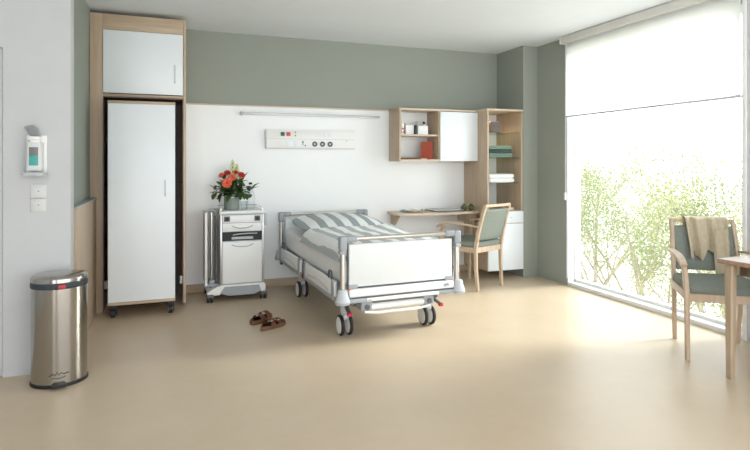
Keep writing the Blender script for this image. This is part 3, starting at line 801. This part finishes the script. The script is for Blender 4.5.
# ------------------------------------------------------------------ desk wall
UX0, UX1 = 2.318, 3.282
wc = thing('wall_cabinet', 'oak wall cabinet with open shelves on the left and a white door on the right', 'cabinet', (0, 0, 0))
Y0, Y1 = 5.474, YB-.022
MB().box(UX0, UX0+.02, Y0, Y1, 1.32, 1.90, .001).build('side_panel', 'oak', wc)
MB().box(UX1-.018, UX1, Y0, Y1, 1.32, 1.90, .001).build('side_panel', 'oak', wc)
MB().box(UX0+.02, UX1-.018, Y0, Y1, 1.88, 1.90, .001).build('top_panel', 'oakedge', wc)
MB().box(UX0+.02, UX1-.018, Y0, Y1, 1.32, 1.34, .001).build('bottom_panel', 'oakedge', wc)
MB().box(2.79, 2.81, Y0, Y1-.01, 1.34, 1.88, .001).build('divider', 'oak', wc)
MB().box(UX0+.02, 2.79, Y0+.02, Y1-.01, 1.598, 1.616, .001).build('shelf', 'oakedge', wc)
MB().box(UX0+.02, UX1-.018, Y1-.01, Y1, 1.34, 1.88).build('back_panel', 'panelwhite', wc, label='white back panel')
cd = MB().box(2.806, UX1-.002, Y0-.018, Y0-.001, 1.322, 1.872, .002).build('door', 'door', wc)
for z in (1.365, 1.50):
    MB().cyl((2.85, Y0-.018, z), (2.85, Y0-.028, z), .006).build('knob', 'chrome', cd)
# items in wall cabinet
def bottle(label, x, y, z, h, r, mat='white', cap='white'):
    t = thing('bottle', label, 'bottle', (x, y, z), 0)
    MB().lathe([(.001, 0), (r*.95, 0), (r, .004), (r, h*.72), (r*.5, h*.82), (r*.4, h*.84)], seg=20).build('body', mat, t)
    MB().lathe([(.001, h*.84), (r*.5, h*.84), (r*.5, h*.99), (.001, h)], seg=16).build('cap', cap, t)
    return t
ZS = 1.6165
b1 = bottle('tall white bottle with red print, first on the upper shelf of the wall cabinet', 2.385, 5.56, ZS, .15, .022)
MB().box(-.012, .012, -.0225, -.0215, .05, .07).build('red_print', 'red', b1)
MB().box(-.012, .012, -.0225, -.0215, .02, .03).build('grey_print', 'dgrey', b1)
def cube_thing(nm, label, cat, x0, x1, y0, y1, z0, z1, mat, bv=.004, group=None):
    cx_, cy_ = (x0+x1)/2, (y0+y1)/2
    o = MB().box(x0-cx_, x1-cx_, y0-cy_, y1-cy_, 0, z1-z0, bv, 3).build(nm, mat)
    o.location = (cx_, cy_, z0)
    return tag(o, label, cat, group)
cube_thing('storage_box', 'white box beside the tall bottle on the upper shelf', 'box', 2.43, 2.53, 5.56, 5.64, ZS, ZS+.105, 'white')
cube_thing('notebook', 'dark green grey notebook standing between two white boxes', 'notebook', 2.540, 2.562, 5.53, 5.64, ZS, ZS+.105, 'darkgreen', .002)
cube_thing('storage_box', 'white box at the right of the upper shelf, bottles behind it', 'box', 2.575, 2.70, 5.55, 5.62, ZS, ZS+.10, 'white')
bottle('small white bottle with black cap behind the right white box', 2.70, 5.665, ZS, .155, .022, 'white', 'black')
bottle('white bottle with white cap behind the right white box', 2.63, 5.68, ZS, .16, .024)
bottle('short white bottle behind the left white box', 2.48, 5.69, ZS, .14, .022)
def book(label, size, mat, group=None):
    w, d, h = size
    t = thing('book', label, 'book', (0, 0, 0), 0, group)
    m = MB(); m.box(0, .003, 0, d, 0, h); m.box(w-.003, w, 0, d, 0, h); m.box(0, w, 0, .003, 0, h) if False else m.box(0, w, d-.003, d, 0, h)
    m.build('cover', mat, t); MB().box(.003, w-.003, .004, d-.003, .004, h-.004).build('pages', 'paper', t)
    return t
bk = book('rust red book leaning on the divider of the wall cabinet', (.03, .13, .20), 'redbook')
bk.location = (2.735, 5.515, 1.3425); bk.rotation_euler = (0, R(9), R(57))
for ch in bk.children:
    pass
MB().box(-.0012, 0, .0, .13, 0, .20).build('cover_face', 'redbook', bk)
cube_thing('book', 'flat brown book lying on the lower shelf of the wall cabinet', 'book', 2.37, 2.60, 5.52, 5.68, 1.3405, 1.360, 'brownbook', .002)
cube_thing('book', 'thin cream booklet lying half under the leaning red book', 'book', 2.605, 2.675, 5.53, 5.66, 1.3405, 1.350, 'paper', .002)

# tall shelf unit
TX0, TX1, TY0 = 3.284, 3.748, 5.26
ts = thing('tall_shelf_unit', 'tall oak corner shelf with glass shelves and a white base cupboard', 'shelf', (0, 0, 0))
TY1 = YB-.022
MB().box(TX0, TX0+.02, TY0, TY1, .10, 1.885, .001).build('side_panel', 'oak', ts)
MB().box(TX1-.02, TX1, TY0, TY1, .10, 1.885, .001).build('side_panel', 'oak', ts)
MB().box(TX0-.003, TX1+.001, TY0-.004, TY1, 1.885, 1.905, .001).build('top_panel', 'oakedge', ts)
MB().box(TX0+.02, TX1-.02, TY0+.01, TY1, .10, .12, .001).build('bottom_panel', 'oakx', ts)
MB().box(TX0+.02, TX1-.02, TY0+.005, TY1-.01, .742, .762, .001).build('counter', 'oakx', ts)
MB().box(TX0+.02, TX1-.02, TY1-.01, TY1, .12, 1.885).build('back_panel', 'panelwhite', ts, label='white back panel')
for z in (1.07, 1.357, 1.64):
    MB().box(TX0+.021, TX1-.021, TY0+.04, TY1-.012, z, z+.008, .001).build('glass_shelf', 'shelfglass', ts)
m = MB().box(TX0+.003, TX1-.003, TY0-.018, TY0-.001, .625, .755, .002); dw = m.build('drawer', 'door', ts)
MB().cyl(((TX0+TX1)/2+.06, TY0-.018, .69), ((TX0+TX1)/2+.06, TY0-.03, .69), .007).build('knob', 'chrome', dw)
m = MB().box(TX0+.003, TX1-.003, TY0-.018, TY0-.001, .10, .62, .002); m.build('cupboard_door', 'door', ts)
MB().cyl((TX0+.12, TY0+.2, 1.884), (TX0+.12, TY0+.2, 1.876), .028).build('spotlight', 'aluminium', ts)
# things on it
pc = thing('pouch', 'small taupe pouch with a flap on the top glass shelf', 'bag', (3.46, 5.40, 1.6485), 0)
MB().box(-.055, .065, -.03, .05, 0, .125, .012, 3).build('body', 'pouch', pc)
m = MB(); m.tube([(-.055+.12*i/8, -.033, .125-.075*math.sin(PI*i/8)) for i in range(9)], .004, 6); m.build('flap_edge', 'darkin', pc)
def towel(label, x, y, z, w, d, h, mat, group=None, rz=0):
    m = MB(); n = 2
    r0 = h/2
    for k in range(n):
        zc = h/n*(k+.5); hh = h/n*.98
        m.box(-w/2, w/2, -d/2+.006*k, d/2, zc-hh/2, zc+hh/2, hh*.45, 4)
    o = m.build('folded_towel', mat); place(o, (x, y, z), rz); return tag(o, label, 'towel', group)
towel('mint green folded towel, bottom of the stack on the middle glass shelf', 3.50, 5.44, 1.3655, .30, .24, .045, 'mint', 'green folded towels')
towel('dark green folded towel between the two mint ones', 3.505, 5.44, 1.4125, .30, .24, .042, 'darkgreen', 'green folded towels')
towel('mint green folded towel, top of the stack on the middle glass shelf', 3.495, 5.44, 1.457, .30, .24, .04, 'mint', 'green folded towels')
towel('white folded towel alone on the lower glass shelf', 3.50, 5.42, 1.0785, .33, .26, .10, 'sheet')
m = MB().lathe([(.001, 0), (.02, 0), (.026, .02), (.026, .11), (.016, .15), (.018, .165)], seg=20)
tag(place(m.build('vase', 'carafe'), (3.695, 5.45, 1.3655)), 'slim clear glass vase right of the green towels', 'vase')
cube_thing('wooden_box', 'small pale wooden box on the oak counter under the glass shelves', 'box', 3.52, 3.66, 5.30, 5.36, .7625, .795, 'oakedge')

# desk
dk = thing('wall_desk', 'slim oak wall desk fixed between the shelf unit and a bracket', 'desk', (0, 0, 0))
poly = [(2.30, YB-.022), (2.265, 5.52)]
for i in range(13):
    t_ = i/12; x = 2.30+(TX0-2.30)*t_
    poly.append((x, 5.465-.09*math.sin(PI*min(1, t_*1.05))**.9+.0*t_-.04*t_))
poly.append((TX0-.002, YB-.022)); poly[-2] = (TX0-.002, poly[-2][1])
MB().prism(poly, 'Z', .73, .755).build('desktop', 'oakedge', dk)
m = MB(); m.prism([(YB-.023, .729), (5.53, .729), (5.74, .56), (YB-.023, .56)], 'X', 2.335, 2.360)
m.build('bracket', 'oak', dk)
MB().box(3.19, TX0-.002, 5.47, YB-.03, .62, .7295, .001).build('under_box', 'oak', dk)
lt = thing('laptop', 'closed silver laptop lying on the wall desk', 'laptop', (2.93, 5.60, .7555), 2)
MB().box(-.19, .19, -.13, .13, 0.001, .009, .004).build('base', 'dgrey', lt)
MB().box(-.19, .19, -.13, .13, .0095, .019, .004).build('lid', 'aluminium', lt)
# magazines / tray object
mg = thing('magazine', 'open magazine with curled pages at the left end of the desk', 'magazine', (2.50, 5.56, .7555), 8)
for sx, lab in ((-1, 'smoke'), (1, 'paper')):
    m = MB()
    def fm(u, v): 
        x = sx*u*.12; return Vector((x, (v-.5)*.16, .004+.022*math.sin(PI*min(1, u*1.05))*(.6+.4*v)+.004*nz(x, v, 8)))
    m.grid(fm, 10, 6); bmesh.ops.solidify(m.bm, geom=m.bm.faces[:], thickness=.003)
    m.build('page', lab, mg)
m = MB(); m.tube([(.10, -.05, .02), (.13, -.02, .03), (.15, .03, .022)], .005, 6); m.build('bookmark', 'pouch', mg)
for (x, y, r_, lb2) in ((3.125, 5.50, .037, 'olive green glazed ball, left one on the desk by the shelf unit'), (3.212, 5.49, .037, 'olive green glazed ball, right one on the desk by the shelf unit')):
    t = thing('ornament_ball', lb2, 'ornament', (x, y, .7555), 0, 'olive green ornaments on the desk')
    m = MB(); m.blob((0, 0, .036), r_, r_, .0355, 2, 20, 14); m.build('ball', 'olive', t)
    m = MB(); m.lathe([(.012, .066), (.016, .074), (.013, .082), (.004, .082)], seg=12); m.build('crown', 'olive', t)

# ------------------------------------------------------------------ armchairs
def armchair(label, loc, rz):
    t = thing('armchair', label, 'chair', loc, rz, 'oak armchairs with grey green upholstery')
    for sx in (-1, 1):
        m = MB(); m.tube([(sx*.205, -.005, 0), (sx*.213, .012, .22), (sx*.215, .015, .42), (sx*.213, -.02, .60), (sx*.208, -.065, .76), (sx*.205, -.105, .875)], [.85, .95, 1.05, 1, .95, .85], rect=(.030, .040), up=(0, 1, 0)); m.build('back_leg', 'chairwood', t)
        m = MB(); m.tube([(sx*.245, .455, 0), (sx*.247, .452, .25), (sx*.25, .450, .45), (sx*.256, .435, .58), (sx*.262, .40, .645)], [.85, .95, 1.05, 1, .9], rect=(.030, .040), up=(0, 1, 0)); m.build('front_leg', 'chairwood', t)
        m = MB(); m.tube([(sx*.228, -.035, .655), (sx*.25, .08, .668), (sx*.268, .22, .676), (sx*.275, .34, .672), (sx*.276, .42, .655), (sx*.272, .475, .625)], [.7, .9, 1.05, 1.15, 1.1, .9], rect=(.048, .020), up=(0, 0, 1)); m.build('armrest', 'chairwood', t)
        m = MB(); m.tube([(sx*.222, .03, .41), (sx*.243, .43, .41)], 1, rect=(.022, .055), up=(0, 0, 1)); m.build('side_rail', 'chairwood', t)
    m = MB(); m.tube([(-.235, .445, .41), (.235, .445, .41)], 1, rect=(.022, .055), up=(0, 0, 1)); m.build('front_rail', 'chairwood', t)
    m = MB(); m.tube([(-.20, .015, .41), (.20, .015, .41)], 1, rect=(.022, .055), up=(0, 0, 1)); m.build('rear_rail', 'chairwood', t)
    m = MB(); m.tube([(-.212, -.100, .868), (-.10, -.112, .868), (.10, -.112, .868), (.212, -.100, .868)], 1, rect=(.026, .030), up=(0, 0, 1)); m.build('top_rail', 'chairwood', t)
    m = MB()
    rg = []
    for z, k, y in ((.438, 0, .24), (.445, .004, .24), (.475, .008, .24), (.492, .0, .24), (.499, -.02, .24), (.502, -.07, .24)):
        rg.append(m.ring([(a, b, z) for a, b in [(x*(1+.10*(yy/.45)), yy+.0) for x, yy in rr(.43+2*k, .44+2*k, .035, 4, 0, .235)]]))
    m.skin(rg); m.build('seat_cushion', 'fabric', t)
    m = MB(); rg = []
    Zs = [.515, .525, .57, .65, .73, .80, .822, .83]
    for i, z in enumerate(Zs):
        yb = -.02+(-.045)*(z-.60)/.16 if z > .60 else .0-.02*(z-.50)/.10
        th = .022 if 0 < i < 7 else .012
        if z > .76: yb = -.065-.04*(z-.76)/.115
        bow = -.012
        pr = [(-.192, yb+th*.6), (-.10, yb+th+bow), (0, yb+th+bow*1.3), (.10, yb+th+bow), (.192, yb+th*.6), (.194, yb), (.192, yb-th*.6), (.10, yb-th+bow), (0, yb-th+bow*1.3), (-.10, yb-th+bow), (-.192, yb-th*.6), (-.194, yb)]
        rg.append(m.ring([(a, b, z) for a, b in pr]))
    m.skin(rg); m.build('backrest', 'fabric', t, sharp=60)
    return t
armchair('beech armchair with grey green seat pulled up at the wall desk', (3.10, 4.925, 0), 21.7)
RCX, RCY, RCA = 3.665, 2.915, 145.2
arm2 = armchair('beech armchair with grey green seat by the window, beige throw over its back', (RCX, RCY, 0), RCA)
# throw over the back
def drape(name, x0, x1, segs, off):
    pass
thr = MB()
def fth(u, v):
    # u across, v along the drape: 0 behind, .45 at the top, 1 lowest in front (front = +y of the chair)
    x = -.155+.275*u
    wv = .013*math.sin(u*19+1)+.008*math.sin(u*33+2)
    if v < .35:
        z = .62+(.888-.62)*(v/.35); y = -.135-.012*(1-v/.35)+wv*.5
    elif v < .5:
        a = (v-.35)/.15*PI; z = .886+.014*math.sin(a); y = -.11-.030*math.cos(a)
    else:
        w = (v-.5)/.5; z = .886-w*(.245-.04*math.sin(u*6)+.02*math.sin(u*21)); y = -.075+.052*min(1, w*1.4)+.030*w+wv*(1+w)+.006
        x = x+(.0+.03*(u-.5))*(-w)
    return Vector((x, y, z))
thr.grid(fth, 30, 44)
def fth2(u, v):
    x = -.135+.095*u; wv = .010*math.sin(u*9+1)
    z = .82-v*.32-.02*u; y = -.005+.040*v+wv+.012
    x += -.012*v
    return Vector((x, y, z))
thr.grid(fth2, 10, 16)
bmesh.ops.solidify(thr.bm, geom=thr.bm.faces[:], thickness=-.007)
to = thr.build('throw_blanket', 'throw', sharp=80)
place(to, (RCX, RCY, 0), RCA)
tag(to, 'beige throw hanging over the back of the window armchair', 'blanket')

# ------------------------------------------------------------------ table
tb = thing('dining_table', 'brown oak table cut off at the right edge of the photo, near the armchair', 'table', (3.115, 2.405, 0), 3.5)
MB().box(0, .76, -.85, 0, .692, .72, .004).build('tabletop', 'tablewood', tb)
m = MB(); m.box(.05, .71, -.80, -.785, .63, .692); m.box(.05, .71, -.115, -.10, .63, .692); m.box(.05, .065, -.785, -.115, .63, .692); m.box(.695, .71, -.785, -.115, .63, .692)
m.build('apron', 'tableleg', tb)
for x in (.045, .715):
    for y in (-.055, -.80):
        MB().tube([(x, y, 0), (x, y, .692)], [.8, 1.05], rect=(.05, .05), up=(0, 1, 0)).build('leg', 'tableleg', tb)

# ------------------------------------------------------------------ light
world = bpy.data.worlds.new('World'); bpy.context.scene.world = world; world.use_nodes = True
nt = world.node_tree; nt.nodes.clear()
wo = nt.nodes.new('ShaderNodeOutputWorld'); bg = nt.nodes.new('ShaderNodeBackground')
tc = nt.nodes.new('ShaderNodeTexCoord'); sx_ = nt.nodes.new('ShaderNodeSeparateXYZ'); cr = nt.nodes.new('ShaderNodeValToRGB')
nt.links.new(tc.outputs['Generated'], sx_.inputs[0]); nt.links.new(sx_.outputs[2], cr.inputs[0])
cr.color_ramp.elements[0].color = (.95, .975, 1, 1); cr.color_ramp.elements[1].color = (.93, .97, 1, 1)
nt.links.new(cr.outputs[0], bg.inputs[0]); bg.inputs[1].default_value = 2.05; nt.links.new(bg.outputs[0], wo.inputs[0])

def light(name, kind, loc, rot, energy, color=(1, 1, 1), **kw):
    l = bpy.data.lights.new(name, kind); l.energy = energy; l.color = color
    for k, v in kw.items(): setattr(l, k, v)
    o = bpy.data.objects.new(name, l); COL.objects.link(o); o.location = loc
    if rot is not None: o.rotation_euler = rot
    return o
sdir = Vector((-.93, .09, -.50)).normalized()
light('sun', 'SUN', (8, 2, 6), sdir.to_track_quat('-Z', 'Y').to_euler(), 3.1, (1, .975, .93), angle=R(19))
light('shelf_spot', 'SPOT', (TX0+.12, TY0+.2, 1.872), (R(0), R(-0), 0), 4.5, (1, .72, .48), spot_size=R(150), spot_blend=.8, shadow_soft_size=.02)

# ------------------------------------------------------------------ camera
cam = bpy.data.cameras.new('camera'); co = bpy.data.objects.new('camera', cam); COL.objects.link(co)
co.location = (0, 0, 1.3)
co.rotation_euler = (R(90), 0, R(-20.4))
cam.sensor_fit = 'HORIZONTAL'; cam.sensor_width = 36; cam.lens = 36*548.5/750
cam.shift_y = -(225-163)/750
cam.clip_start = .05
sc = bpy.context.scene; sc.camera = co
sc.view_settings.view_transform = 'Standard'; sc.view_settings.look = 'None'
sc.view_settings.exposure = 0.93; sc.view_settings.gamma = 1; sc.view_settings.use_curve_mapping = False
sc.cycles.use_denoising = True
sc.cycles.max_bounces = 12; sc.cycles.diffuse_bounces = 6; sc.cycles.transparent_max_bounces = 16
